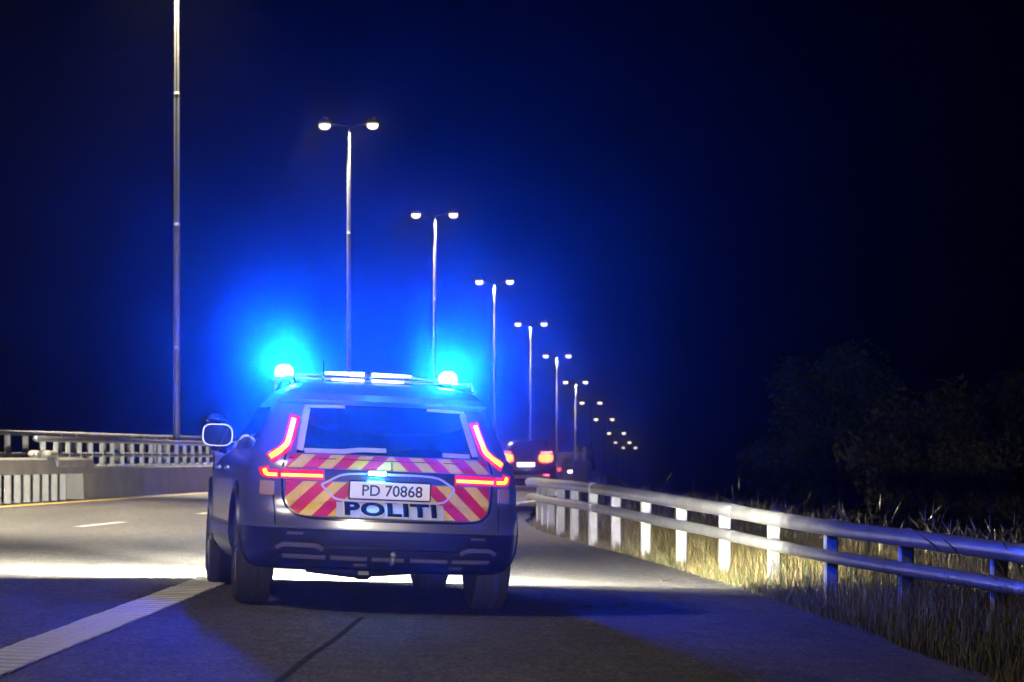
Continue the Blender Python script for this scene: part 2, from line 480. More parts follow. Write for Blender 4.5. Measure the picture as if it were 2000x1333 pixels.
# dark seam round the tailgate
seam = [(-.69, .905), (-.68, .72), (-.66, .66), (-.60, .612), (-.50, .596), (0, .592), (.50, .596), (.60, .612), (.66, .66), (.68, .72), (.69, .905)]
ribbon(seam, .012, .003, M_BLACK, 'seam', TG)
ribbon([(-.685, .92), (-.655, 1.03)], .010, .004, M_BLACK, 'seam', TG)
ribbon([(.685, .92), (.655, 1.03)], .010, .004, M_BLACK, 'seam', TG)
ribbon([(.008, .922), (.008, .968)], .006, .009, M_BLACK, 'seam', TG)
ribbon([(-.64, .975), (.64, .975)], .004, .009, M_BLACK, 'seam', TG)
GL = skin_patch(panel_rows(1.014, 1.338, lambda t: -.595 + .075 * t, lambda t: .595 - .075 * t, 10, 26), .006, M_GLASS, 'rear_window', CAR)
# pale strips at the window corners
for s in (-1, 1):
    ribbon([(s * .572, 1.025), (s * .512, 1.305)], .040, .012, M_PALE, 'pale_strip', GL)
    ribbon([(s * .525, 1.318), (s * .27, 1.322)], .018, .012, M_PALE, 'pale_strip', GL)
ribbon([(-.545, 1.024), (-.30, 1.025), (-.20, 1.040), (-.02, 1.041)], .028, .012, M_PALE, 'pale_strip', GL)
ribbon([(.35, 1.028), (.535, 1.025)], .026, .012, M_PALE, 'pale_strip', GL)
# raised frame round the plate recess
HEX = [(-.44, .812), (-.30, .892), (.30, .892), (.43, .812), (.36, .728), (.30, .716), (-.30, .716), (-.36, .728), (-.44, .812)]
ribbon(HEX, .012, .012, M_BAND, 'recess_rim', TG, .010)
# POLITI band
skin_patch(panel_rows(.606, .704, -.345, .345, 4, 20), .012, M_BAND, 'lettering_band', TG)

def text_object(txt, name, m, parent, fn, x0, x1, z0, z1, bold=.0, gaps=None):
    cu = bpy.data.curves.new(name, 'FONT'); cu.body = txt; cu.size = 1; cu.offset = bold; cu.extrude = .0
    cu.resolution_u = 4
    if gaps: cu.space_character = gaps
    to = bpy.data.objects.new(name, cu); COL.objects.link(to)
    dg = bpy.context.evaluated_depsgraph_get(); dg.update()
    me = bpy.data.meshes.new_from_object(to.evaluated_get(dg))
    bpy.data.objects.remove(to)
    bm = bmesh.new(); bm.from_mesh(me)
    bmesh.ops.subdivide_edges(bm, edges=[e for e in bm.edges if e.calc_length() > .3], cuts=2)
    vs = [v.co.copy() for v in bm.verts]
    ax0 = min(v.x for v in vs); ax1 = max(v.x for v in vs); az0 = min(v.y for v in vs); az1 = max(v.y for v in vs)
    for v in bm.verts:
        v.co = fn(x0 + (v.co.x - ax0) / (ax1 - ax0) * (x1 - x0), z0 + (v.co.y - az0) / (az1 - az0) * (z1 - z0))
    ex = bmesh.ops.extrude_face_region(bm, geom=list(bm.faces))
    bmesh.ops.translate(bm, vec=(0, .003, 0), verts=[q for q in ex['geom'] if isinstance(q, bmesh.types.BMVert)])
    bmesh.ops.recalc_face_normals(bm, faces=bm.faces)
    bm.to_mesh(me); bm.free()
    me.materials.clear()
    return link_mesh(name, me, m, parent)
text_object('POLITI', 'lettering_outline', M_LINE, TG, lambda u, z: SRn(u, z, .0165), -.302, .302, .609, .701, .056, 1.12)
text_object('POLITI', 'lettering', M_NAVY, TG, lambda u, z: SRn(u, z, .0205), -.296, .296, .613, .697, .046, 1.12)
# number plate
py = SR(0, .79).y - .030
PL = MB().box((-.005, py + .012, .788), (.535, .022, .125), 0, .006).build('number_plate', M_BLACK, CAR)
MB().box((-.005, py - .001, .788), (.517, .008, .107), 0, .003).build('plate_face', M_PLATE, PL)
text_object('PD 70868', 'plate_lettering', M_INK, PL, lambda u, z: Vector((u, py - .009, z)), -.185, .205, .752, .825, .012)
# blue flasher over the plate and handle
fy = SR(-.09, .9).y - .03
FL = MB().box((-.09, fy + .012, .898), (.13, .03, .034), 0, .008).build('grille_flasher', M_CLAD, CAR)
MB().box((-.09, fy - .010, .898), (.115, .014, .024), 0, .006).build('lens', M_FLASH, FL)
MB().box((.055, SR(0, .9).y - .012, .893), (.16, .02, .018), 0, .006).build('tailgate_handle', M_PALE, CAR)

# tail lamps
for s, nm in ((-1, 'left'), (1, 'right')):
    vert = [(s * .590, 1.255), (s * .612, 1.170), (s * .645, 1.062), (s * .690, 1.018), (s * .765, .968)]
    hor = [(s * .425, .875), (s * .69, .872)]
    hor2 = [(s * .705, .872), (s * .785, .870), (s * .796, .915)]
    T = ribbon(vert, .062, .010, M_REDLENS, 'tail_lamp', CAR, .010)
    ribbon([(s * .595, 1.232)] + vert[1:4] + [(s * .756, .974)], .028, .016, M_REDCORE, 'light_bar', T, .006)
    ribbon(hor, .060, .010, M_REDLENS, 'lens', T, .010)
    ribbon([(s * .432, .868), (s * .685, .866)], .020, .016, M_REDCORE, 'light_bar', T, .006)
    ribbon(hor2, .058, .010, M_REDLENS, 'lens', T, .010)
    ribbon([(s * .712, .866), (s * .776, .866), (s * .788, .900)], .022, .016, M_REDCORE, 'light_bar', T, .006)
    ribbon([(s * .745, .832), (s * .735, .70), (s * .725, .545)], .007, .002, M_BLACK, 'panel_seam', CAR)
    # pale reflective square under the lamp
    skin_patch(panel_rows(.735, .825, s * .775 - .042, s * .775 + .042, 4, 5), .005, mat('pale_tape', (.34, .23, .15), .5), 'reflective_square', CAR)
    # bumper reflector/skid trims
    ribbon([(s * .60, .500), (s * .48, .502)], .014, .006, M_CLAD, 'bumper_reflector', CAR)
M_SKID = mat('bumper_trim', (.13, .12, .12), .4, metal=.3)
# bumper details: skid plate with bright upper edges
BU = skin_patch(panel_rows(.305, .415, lambda t: -.72 + .10 * t, lambda t: .72 - .10 * t, 5, 30), .022, M_CLAD, 'rear_bumper', CAR, .03)
for a, b in ((-.70, -.42), (.46, .70)):
    ribbon([(a, .405), (a + .04, .432), (b - .04, .432), (b, .405)], .026, .028, M_SKID, 'skid_trim', BU, .012)
for a, b in ((-.66, -.40), (-.37, -.14), (-.11, .10), (.14, .38), (.41, .66)):
    ribbon([(a, .362), (b, .362)], .013, .030, M_SKID, 'skid_strip', BU, .010)
for a in (-.22, .40):
    ribbon([(a, .322), (a + .085, .322)], .014, .028, M_SKID, 'bumper_slot', BU, .006)
for a in (-.60, .58):
    ribbon([(a - .05, .498), (a + .05, .498)], .016, .008, M_SKID, 'parking_sensor', BU, .004)
skin_patch(panel_rows(.545, .585, -.60, .60, 3, 30), .012, M_PAINT, 'bumper_step', CAR, .012)
MB().tube([(.02, .10, .32), (.02, -.01, .33), (.02, -.03, .36)], [.018, .014, .012]).lathe([(.004, .40), (.018, .392), (.02, .378), (.012, .36)], (.02, -.03, 0), 12).build('tow_hook', M_TRIM, CAR, True)
# silencer and under-body lumps
mbx = MB(); mbx.tube([(-.50, .34, .30), (-.2, .32, .275), (.2, .34, .30)], [.06, .065, .05], 10); mbx.box((-.14, .30, .25), (.13, .16, .085), 0, .03)
mbx.build('silencer', M_CLAD, CAR, True, ang=40)

# wheels
tp = MB(); hw = .1225
tp.lathe([(.245, -hw + .01), (.30, -hw), (.34, -hw + .012), (.357, -hw + .035), (.359, -.072), (.351, -.070), (.351, -.058), (.36, -.056), (.36, -.022), (.351, -.020), (.351, -.006), (.36, -.004), (.36, .028), (.351, .030), (.351, .044), (.36, .046), (.357, hw - .035), (.34, hw - .012), (.30, hw), (.245, hw - .01)], (0, 0, 0), 40, 'x')
tyre_me = tp.mesh('tyre', True, ang=35)
rp = MB(); rp.lathe([(.10, -.02), (.245, -.10), (.25, -.108), (.25, .108), (.245, .10), (.215, .06), (.06, .075), (.03, .085)], (0, 0, 0), 32, 'x')
rim_me = rp.mesh('rim', True, ang=35)
sp = MB()
for k in range(5):
    a = 2 * math.pi * k / 5
    d1 = (math.cos(a), math.sin(a))
    sp.tube([(.088, d1[0] * .03, d1[1] * .03), (.095, d1[0] * .23, d1[1] * .23)], [.035, .024], 6)
spoke_me = sp.mesh('spokes')
for ax in (RAX, FAX):
    for s in (-1, 1):
        wh = empty('wheel', (s * TRK, ax, WR), (0, 0, 0 if s > 0 else math.pi)); wh.parent = CAR
        link_mesh('tyre', tyre_me, M_TYRE, wh); link_mesh('rim', rim_me, M_RIM, wh); link_mesh('spokes', spoke_me, M_RIM, wh)
        # arch moulding
        mb = MB(); rings = []
        for i in range(25):
            a = R(-12) + R(204) * i / 24
            ring = []
            for (dr, dx) in ((-.01, .02), (.0, .045), (.05, .04), (.065, .0), (.03, -.04), (-.01, -.03)):
                r = .402 + dr
                yy, zz = ax + r * math.cos(a), .36 + r * math.sin(a)
                xb = SS(min(max(yy, .2), 4.9), min(max(zz, .26), 1.0), 1).x
                ring.append((s * (xb - .012 + dx * .7), yy, max(zz, .24)))
            rings.append(ring)
        mb.loft(rings); mb.build('wheel_arch', M_CLAD, CAR, True, ang=50)

# side windows, door seams, handles, mirrors
def side_patch(y0, y1, z0, z1, side, off, m, name, parent, slant0=0, slant1=0, nz=8, ny=12):
    rows = []
    for i in range(nz):
        t = i / (nz - 1); z = z0 + (z1 - z0) * t
        r = []
        for yy in lin(y0 + slant0 * t, y1 + slant1 * t, ny):
            p = SS(yy, z, side); p.x += side * off; p.z += .0
            r.append(p)
        rows.append(r)
    mb = MB(); mb.grid(rows)
    return mb.build(name, m, parent, True)
for s in (-1, 1):
    side_patch(.72, 1.55, 1.035, 1.315, s, .006, M_GLASS, 'side_window', CAR, .18, 0)
    side_patch(1.62, 2.45, 1.035, 1.325, s, .006, M_GLASS, 'side_window', CAR, 0, 0)
    side_patch(2.52, 3.45, 1.035, 1.325, s, .006, M_GLASS, 'side_window', CAR, 0, -.52)
    for yy in (1.58, 2.48, 3.52):
        side_patch(yy, yy + .008, .50, 1.0, s, .003, M_BLACK, 'door_seam', CAR)
    for yy in (1.70, 2.60):
        MB().box((s * .945, yy + .1, .90), (.03, .2, .03), 0, .01).build('door_handle', M_PAINT, CAR)
    side_patch(1.50, 3.55, .40, .50, s, .014, M_CLAD, 'sill_cladding', CAR)
    # roof rail
    MB().tube([(s * .60, .72, 1.47), (s * .605, .85, 1.515), (s * .60, 1.6, 1.53), (s * .59, 2.3, 1.515), (s * .57, 2.5, 1.46)], .014, 8).build('roof_rail', M_TRIM, CAR, True)
    # mirror
    mc = Vector((.945 * s if s < 0 else 1.03, 3.02, 1.13 if s < 0 else 1.10))
    mb = MB(); rings = []
    for yy, k in ((-.055, .93), (-.05, 1.0), (0, 1.0), (.06, .9), (.11, .62), (.13, .3)):
        ring = []
        for i in range(24):
            a = 2 * math.pi * i / 24; c, q = math.cos(a), math.sin(a)
            ring.append((mc.x + .115 * k * math.copysign(abs(c) ** .6, c), mc.y + yy, mc.z + .085 * k * math.copysign(abs(q) ** .6, q)))
        rings.append(ring)
    mb.loft(rings)
    MI = mb.build('door_mirror', M_BLACK, CAR, True, ang=40)
    mb = MB(); rings = []
    for rr, yy in ((1.03, -.056), (1.03, -.066), (.95, -.066), (.95, -.056)):
        ring = []
        for i in range(28):
            a = 2 * math.pi * i / 28; c, q = math.cos(a), math.sin(a)
            ring.append((mc.x + .108 * rr * math.copysign(abs(c) ** .6, c), mc.y + yy, mc.z + .079 * rr * math.copysign(abs(q) ** .6, q)))
        rings.append(ring)
    mb.loft(rings, True, False); mb.build('mirror_rim', M_PAINT, MI, True, ang=40)
    mb = MB(); ring = []
    for i in range(28):
        a = 2 * math.pi * i / 28; c, q = math.cos(a), math.sin(a)
        ring.append((mc.x + .10 * math.copysign(abs(c) ** .6, c), mc.y - .058, mc.z + .073 * math.copysign(abs(q) ** .6, q)))
    mb.add(ring, [tuple(range(28))]); mb.build('mirror_glass', mat('mirror_glass', (.35, .37, .4), .03, metal=1.0), MI)
    MB().tube([(s * .87, 3.05, 1.02), (s * .98, 3.04, 1.04)], [.03, .025], 8).build('mirror_arm', M_BLACK, MI, True)
    if s < 0:
        MB().lathe([(.02, .0), (.07, .01), (.078, .035), (.06, .065), (.02, .08)], (mc.x - .01, mc.y + .02, mc.z + .085), 16).build('spot_lamp', M_BLACK, MI, True)
# roof light bar
BAR = MB().box((0, 1.78, 1.535), (1.00, .20, .035), 0, .014).build('light_bar', M_TRIM, CAR)
MB().box((0, 1.70, 1.570), (.045, .06, .055), 0, .01).build('centre_block', M_CLAD, BAR)
for s in (-1, 1):
    MB().tube([(s * .50, 1.78, 1.53), (s * .565, 1.78, 1.50), (s * .605, 1.78, 1.43)], [.03, .03, .035], 8).build('bracket', M_CLAD, BAR, True)
    MB().lathe([(.085, 1.520), (.09, 1.527), (.088, 1.540), (.07, 1.546)], (s * .575, 1.78, 0), 18).build('beacon_base', M_CLAD, BAR, True, ang=40)
    MB().lathe([(.060, 1.547), (.064, 1.575), (.055, 1.608), (.03, 1.625), (.005, 1.628)], (s * .575, 1.78, 0), 14).build('blue_beacon', M_BLUE, BAR, True)
    MB().tube([(s * .028, 1.675, 1.578), (s * .30, 1.675, 1.578)], [.017, .010], 10).build('reflection_strip', M_BARGLOW, BAR, True)  # glowing strips imitate reflections along the bar
    MB().tube([(s * .028, 1.672, 1.536), (s * .25, 1.672, 1.536)], [.010, .008], 8).build('reflection_strip', M_BARGLOW, BAR, True)
    MB().tube([(s * .30, 1.675, 1.568), (s * .50, 1.70, 1.553)], [.014, .012], 8).build('bar_tube', M_TRIM, BAR, True)
for s in (-1, 1):
    ld = bpy.data.lights.new('beacon_beam', 'SPOT'); ld.energy = BEACON_W; ld.color = (.0008, .060, 1)
    ld.spot_size = R(24); ld.spot_blend = .7; ld.shadow_soft_size = .04
    lo = bpy.data.objects.new('beacon_beam', ld); COL.objects.link(lo)
    lo.parent = CAR; lo.location = (s * .575, 1.69, 1.595); lo.rotation_euler = (R(-98), 0, R(-6))
MB().tube([(-.32, 1.60, 1.50), (-.32, 1.585, 1.66)], [.006, .003], 6).build('aerial', M_CLAD, CAR)
# roof spoiler brake light strip and rear wiper
MB().tube([(.0, SR(0, 1.05).y - .02, 1.05), (.16, SR(.16, 1.07).y - .03, 1.07), (.36, SR(.36, 1.065).y - .03, 1.065)], .008, 6).build('wiper', M_BLACK, GL, True)
# headlamps on the nose
for s in (-1, 1):
    H = MB().lathe([(.11, -.05), (.12, 0), (.10, .02), (.02, .03)], (s * .66, 4.87, .70), 18, 'y').build('headlamp', M_HEADL, CAR, True)
    for nm, size, P, tilt, z in (('flood', 179.0, HEADLAMP_W, 0, .95), ('spread', 178.0, SPREAD_W, 90, .70), ('beam', 26.0, BEAM_W, 88, .70)):
        ld = bpy.data.lights.new('headlamp_' + nm, 'SPOT'); ld.energy = P * (1.15 if s < 0 or nm == 'beam' else .33); ld.color = (1, .95, .79)
        ld.spot_size = R(size); ld.spot_blend = .8 if nm == 'beam' else .02; ld.shadow_soft_size = .06
        lo = bpy.data.objects.new('headlamp_' + nm, ld); COL.objects.link(lo)
        lo.parent = CAR; lo.location = (s * .66, 4.985, z)
        lo.rotation_euler = (R(tilt), 0, 0)
# added baffle plate that stops flood light going rearward; carries the flood lamps
PB = MB().box((0, 4.925, .76), (1.70, .03, .66), 0, .012).build('light_baffle', M_BLACK, CAR)
for s in (-1, 1):
    MB().lathe([(.045, -.025), (.05, 0), (.03, .012)], (s * .66, 4.945, 1.00), 14, 'y').build('flood_lamp', M_HEADL, PB, True)

# dipped headlamps of the car that carries the camera
for s in (-1, 1):
    ld = bpy.data.lights.new('following_headlamp', 'SPOT'); ld.energy = FOLLOW_W; ld.color = (1, .86, .62)
    ld.spot_size = R(16); ld.spot_blend = .8; ld.shadow_soft_size = .06
    lo = bpy.data.objects.new('following_headlamp', ld); COL.objects.link(lo)
    lo.location = (s * .65, .9, .66)
    lo.rotation_euler = (Vector((-.75, 20, .70)) - lo.location).to_track_quat('-Z', 'Y').to_euler()

# ------------------------------------------------------------------ other vehicles
def far_car(name, label, x, d, rz, W, H, m, lamp_z, lamp_u, lamp_w, lamp_h, plate_z, van=False):
    c = empty(name, (x, d, zroad(x, d)), (0, 0, rz)); tag(c, label, 'van' if van else 'car', 'vehicles ahead on the highway')
    hz = W / 2
    if van: prof = [(.25, .92, .1), (.35, 1.0, .02), (.6, 1.0, 0), (1.1, .99, .02), (1.6, .95, .06), (H - .1, .88, .14), (H, .78, .3)]
    else: prof = [(.22, .88, .12), (.32, .97, .03), (.55, 1.0, 0), (.75, 1.0, .03), (.95, .97, .10), (1.0, .93, .16), (1.25, .80, .42), (H - .08, .72, .52), (H, .60, .75)]
    mb = MB(); rings = []
    for z, k, yr in prof:
        Wk = hz * k; yf = 4.3 if z < .8 else (3.9 if z < 1.05 else 3.0); ring = []
        for i in range(32):
            a = 2 * math.pi * i / 32; cc, q = math.cos(a), math.sin(a)
            ring.append((Wk * math.copysign(abs(cc) ** .55, cc), (yr + yf) / 2 + (yf - yr) / 2 * math.copysign(abs(q) ** .5, q), z))
        rings.append(ring)
    mb.loft(rings); mb.build('body_shell', m, c, True, ang=40)
    gz0, gz1 = (1.25, 1.75) if van else (1.02, 1.30)
    mb = MB()
    mb.grid([[(-hz * .62, (.02 if van else .15), gz0), (hz * .62, (.02 if van else .15), gz0)], [(-hz * .52, (.04 if van else .40), gz1), (hz * .52, (.04 if van else .40), gz1)]])
    mb.build('rear_window', M_GLASS, c)
    for s in (-1, 1):
        mb = MB(); rings = []
        for yy, k in ((.09, 1.0), (-.0, 1.0), (-.03, .8)):
            ring = []
            for i in range(18):
                a = 2 * math.pi * i / 18; cc, q = math.cos(a), math.sin(a)
                ring.append((s * lamp_u + lamp_w / 2 * k * math.copysign(abs(cc) ** .7, cc), yy, lamp_z + lamp_h / 2 * k * math.copysign(abs(q) ** .8, q) + s * 0))
            rings.append(ring)
        mb.loft(rings)
        L_ = mb.build('tail_lamp', M_BRAKE if not van else M_REDDIM, c, True, ang=40)
        if not van:
            MB().box((s * (lamp_u + .02), .035, lamp_z + lamp_h * .62), (lamp_w * .9, .07, .07), 0, .02).build('lens', M_REDLENS, L_)
            MB().box((s * .62, -.01, .38), (.20, .04, .07), 0, .02).build('reflector', M_REDDIM if s > 0 else M_CLAD, c)
        for ax in (.75, 3.35):
            wh = MB().lathe([(.20, -.1), (.31, -.1), (.33, -.06), (.33, .06), (.31, .1), (.20, .1)], (s * (hz - .11), ax, .33), 20, 'x').build('wheel', M_TYRE, c, True, ang=40)
    P = MB().box((0, -.03, plate_z), (.54, .03, .13), 0, .01).build('number_plate', M_PLATELIT, c)
    MB().box((0, .0, .33), (W * .7, .05, .12), 0, .02).build('rear_bumper', M_CLAD, c)
    if not van:
        for s in (-1, 1):
            MB().tube([(s * .5, .75, H - .03), (s * .5, 2.6, H - .01)], .018, 6).build('roof_rail', M_TRIM, c)
    return c
far_car('dark_car', 'dark car ahead with two glowing red brake lights and a lit white plate', .42, 94.0, R(-2.0), 1.82, 1.43, M_DARKCAR, .90, .60, .44, .28, .70)
far_car('dark_van', 'dark vehicle half hidden behind the concrete pillar, small red lamp and white plate', 2.78, 140.0, R(-3.5), 1.9, 2.0, M_DARKCAR, 1.22, .66, .16, .16, 1.12, True)

# ------------------------------------------------------------------ street lamps
LAMP_H = 12.4
def lamp_master():
    root = empty('street_lamp')
    mb = MB(); mb.tube([(0, 0, -3.0), (0, 0, 2.6)], [.090, .086], 14); mb.tube([(0, 0, 2.6), (0, 0, 5.6)], [.078, .074], 14)
    mb.tube([(0, 0, 5.6), (0, 0, 8.8)], [.066, .062], 14); mb.tube([(0, 0, 8.8), (0, 0, LAMP_H - .05)], [.056, .044], 14)
    mb.build('pole', M_POLE, root, True, ang=40)
    for z, r in ((2.6, .094), (5.6, .082), (8.8, .070)):
        MB().lathe([(r - .01, z - .05), (r, z - .03), (r, z + .03), (r - .016, z + .05)], (0, 0, 0), 14).build('collar', M_POLE, root, True, ang=40)
    MB().tube([(-.62, 0, LAMP_H + .12), (-.3, 0, LAMP_H + .10), (0, 0, LAMP_H + .02), (.3, 0, LAMP_H + .10), (.62, 0, LAMP_H + .12)], .03, 8).build('arm', M_LAMPH, root, True)
    for s in (-1, 1):
        h = MB().box((s * .82, 0, LAMP_H + .20), (.40, .26, .16), 0, .05).build('lamp_head', M_LAMPH, root)
        MB().lathe([(.06, .10), (.12, .06), (.12, 0)], (s * .82, 0, LAMP_H + .27), 10).build('cap', M_LAMPH, h)
        mb = MB(); rings = []
        for k, z in ((1, .0), (.98, -.07), (.80, -.13), (.4, -.165)):
            rings.append([(s * .82 + .19 * k * math.cos(2 * math.pi * i / 14), .14 * k * math.sin(2 * math.pi * i / 14), LAMP_H + .118 + z) for i in range(14)])
        mb.loft(rings); mb.build('lens', M_LAMP, h, True)
    return root
def copy_tree(o, parent=None):
    c = o.copy(); COL.objects.link(c); c.parent = parent
    for ch in list(o.children): copy_tree(ch, c)
    return c
ORD = ['tall grey street lamp post nearest the camera, its heads above the picture',
       'largest street lamp with both heads in view, rising behind the light bar',
       'double headed street lamp just left of the right blue beacon',
       'double headed street lamp just right of the right blue beacon',
       'double headed street lamp above the dark car ahead',
       'sixth street lamp in the row, right of the dark car',
       'seventh street lamp in the row, above the concrete pillar',
       'eighth street lamp in the row, just right of the concrete pillar',
       'ninth street lamp in the row, short and far away',
       'tenth street lamp in the row, third from the far end',
       'eleventh street lamp in the row, second from the far end',
       'smallest and farthest street lamp at the end of the row']
LX = [(345, None), (681, 250), (849, 424), (966, 554), (1037, 636), (1088, 698), (1124, 749), (1154, 789), (1180, 821), (1204, 848), (1216, 866), (1229, 876)]
master = lamp_master()
for i, lab in enumerate(ORD):
    d = 76 + 30 * i
    px, pyy = LX[i]
    x = (px - 1000) / FPX * d
    zt = CAM_H + (HORIZ - pyy) / FPX * d - LAMP_H if pyy else 1.0
    o = master if i == 0 else copy_tree(master)
    o.location = (x, d, zt); o.rotation_euler = (0, 0, R(-4))
    tag(o, lab, 'street lamp', 'row of double headed street lamps')
def street_light(x, y, z, k=1.0, cone=108):
    ld = bpy.data.lights.new('street_light', 'SPOT'); ld.energy = STREET_W * k; ld.color = (1, .86, .64)
    ld.spot_size = R(cone); ld.spot_blend = .45; ld.shadow_soft_size = .15
    lo = bpy.data.objects.new('street_light', ld); COL.objects.link(lo); lo.location = (x, y, z)
for i in range(-2, 7):
    d = 76 + 30 * i; x = -8.2 + (d - 76) * .0705
    zt = (1.0 if i == 0 else .1) if i < 1 else CAM_H + (HORIZ - LX[i][1]) / FPX * d - LAMP_H
    for s in (-1, 1): street_light(x + s * .82, d, zt + LAMP_H - .10, .14 if i == -2 else 1.0, 140 if i == -2 else 108)  # first pair unseen, added dim and wide to light the near road

# ------------------------------------------------------------------ left parapet
def pt(y, off=0.0, h=0.0):
    x = xbar(y) - off
    return (x, y, zroad(x, y) + h)
def wall_between(mb, y0, y1, off0, off1, h0, h1, step=6, bev=.03):
    n = max(1, int((y1 - y0) / step)); rings = []
    for i in range(n + 1):
        y = y0 + (y1 - y0) * i / n
        rings.append([pt(y, off0, h0), pt(y, off0 + .03, h1 - bev), pt(y, off0 + .03 + bev, h1), pt(y, off1 - bev, h1), pt(y, off1, h1 - bev), pt(y, off1, h0)])
    mb.loft(rings)
PA = empty('bridge_parapet', pt(56.5, .2)); o0 = Vector(PA.location)
tag(PA, 'grey concrete bridge parapet topped by a steel railing, left of the police car', 'parapet')
def pbuild(mb, name, m, parent, **k):
    base = parent
    off = Vector((0, 0, 0)); q = parent
    while q is not None: off += Vector(q.location); q = q.parent
    mb.v = [tuple(Vector(p) - off) for p in mb.v]
    return mb.build(name, m, parent, **k)
yy = 56.5
while yy < 112:
    mb = MB(); wall_between(mb, yy, yy + 5.97, 0, .38, -.05, .585); pbuild(mb, 'concrete_panel', M_CONC, PA); yy += 6.0
mb = MB(); mb.box((pt(55.3, .22)[0], 55.5, zroad(-8, 55) + .66), (.46, 2.4, .20), -math.atan(HWY), .05); pbuild(mb, 'coping_block', M_CONC, PA)
mb = MB(); mb.box((pt(54.3, .22)[0], 54.0, zroad(-8, 55) + .82), (.40, .7, .12), -math.atan(HWY), .04); pbuild(mb, 'coping_block', M_CONC, PA)
for h, r in ((1.075, .052), (.80, .035)):
    mb = MB(); mb.tube([pt(y, .2, h) for y in ([53.4] + list(range(56, 113, 4)))], r, 10); pbuild(mb, 'rail', M_RAIL, PA, smooth=True)
yy = 54.0
while yy < 100:
    b = pt(yy, .2, .57)
    mb = MB(); mb.box((b[0], b[1], b[2] + .235), (.085, .05, .46), 0, .008); P_ = pbuild(mb, 'post', M_POST, PA)
    if yy > 56:
        mb = MB(); mb.box((b[0], b[1], b[2] + .035), (.20, .14, .06), 0, .02); pbuild(mb, 'foot', M_POST, P_)
    yy += 1.02
# nearer barrier: deep beam on close posts
GB = empty('steel_barrier', pt(50, .1)); tag(GB, 'pale barrier of close upright posts under a deep beam at the left edge', 'barrier')
mb = MB(); wall_between(mb, 30, 57.6, .02, .32, .47, .745); pbuild(mb, 'beam', M_CONC, GB)
yy = 36.0
while yy < 55.6:
    b = pt(yy, .16); mb = MB(); mb.box((b[0], b[1], b[2] + .23), (.115, .10, .50), 0, .012); pbuild(mb, 'post', M_POST, GB); yy += .72
# far-side railing of the opposite carriageway
FRL = empty('median_railing', (-12.4, 60, .3)); tag(FRL, 'dim railing with widely spaced posts behind the pale barrier, far left', 'railing')
def fpt(y, h): return (xbar(y) - 2.6, y, .30 + h)
for h, r in ((1.16, .05), (.72, .05)):
    mb = MB(); mb.tube([fpt(48, h), fpt(60, h), fpt(74, h), fpt(110, h)], r, 8); pbuild(mb, 'rail', M_GALV, FRL, smooth=True)
yy = 49.0
while yy < 82:
    b = fpt(yy, 0); mb = MB(); mb.box((b[0], b[1], b[2] + .1), (.12, .08, 2.1), 0, .01); pbuild(mb, 'post', M_POST, FRL); yy += 1.6

# right-hand parapet end block in the distance
RB = empty('concrete_pillar', (2.1, 98, zroad(2.1, 98))); tag(RB, 'grey concrete parapet end with two uprights beyond the guard rail end', 'parapet')
def rpt(y, off, h): return (1.88 + (y - 98) * HWY + off - 2.1, y - 98, zroad(2.1, y) + h - zroad(2.1, 98))
mb = MB()
mb.loft([[rpt(98 + t, 0, -.1), rpt(98 + t, .02, .82), rpt(98 + t, .08, .88), rpt(98 + t, .42, .88), rpt(98 + t, .48, .80), rpt(98 + t, .50, -.1)] for t in (0, 3)])
mb.build('end_block', M_CONC, RB)
yy = 101.05
while yy < 170:
    mb = MB(); mb.loft([[rpt(t, .03, -.1), rpt(t, .05, .56), rpt(t, .43, .56), rpt(t, .45, -.1)] for t in (yy, yy + 5.95)]); mb.build('concrete_panel', M_CONC, RB); yy += 6
for k in (.08, .34):
    mb = MB(); b = rpt(98.6, k + .04, 1.08); mb.box(b, (.13, .10, .44), 0, .015); mb.build('upright', M_POST, RB)

# ------------------------------------------------------------------ right guard rail
GR = [(18.6, 3.55, .465), (20.6, 3.18, .495), (22.6, 2.82, .52), (24.6, 2.48, .547), (26.6, 2.2, .58), (28.6, 1.92, .62), (30.6, 1.63, .653), (32.7, 1.37, .684), (34.9, 1.13, .705), (36.7, .92, .72), (38.6, .74, .725), (40.6, .60, .72), (42.6, .50, .715), (44.4, .44, .71), (46.0, .38, .70)]
GR = [(14.4, 4.4, .41), (16.5, 3.95, .44)] + GR
GRR = empty('guard_rail', (3.18, 20.6, .495 - .68)); tag(GRR, 'two-tube steel guard rail curving along the grass verge on the right', 'guard rail')
gp = [Vector((x, y, z)) for (y, x, z) in GR]
def smooth_path(ps, n=6):
    out = []
    for i in range(len(ps) - 1):
        p0, p1, p2, p3 = ps[max(i - 1, 0)], ps[i], ps[i + 1], ps[min(i + 2, len(ps) - 1)]
        for k in range(n):
            t = k / n
            out.append(.5 * ((2 * p1) + (-p0 + p2) * t + (2 * p0 - 5 * p1 + 4 * p2 - p3) * t * t + (-p0 + 3 * p1 - 3 * p2 + p3) * t ** 3))
    return out + [ps[-1]]
sp_ = smooth_path(gp, 4)
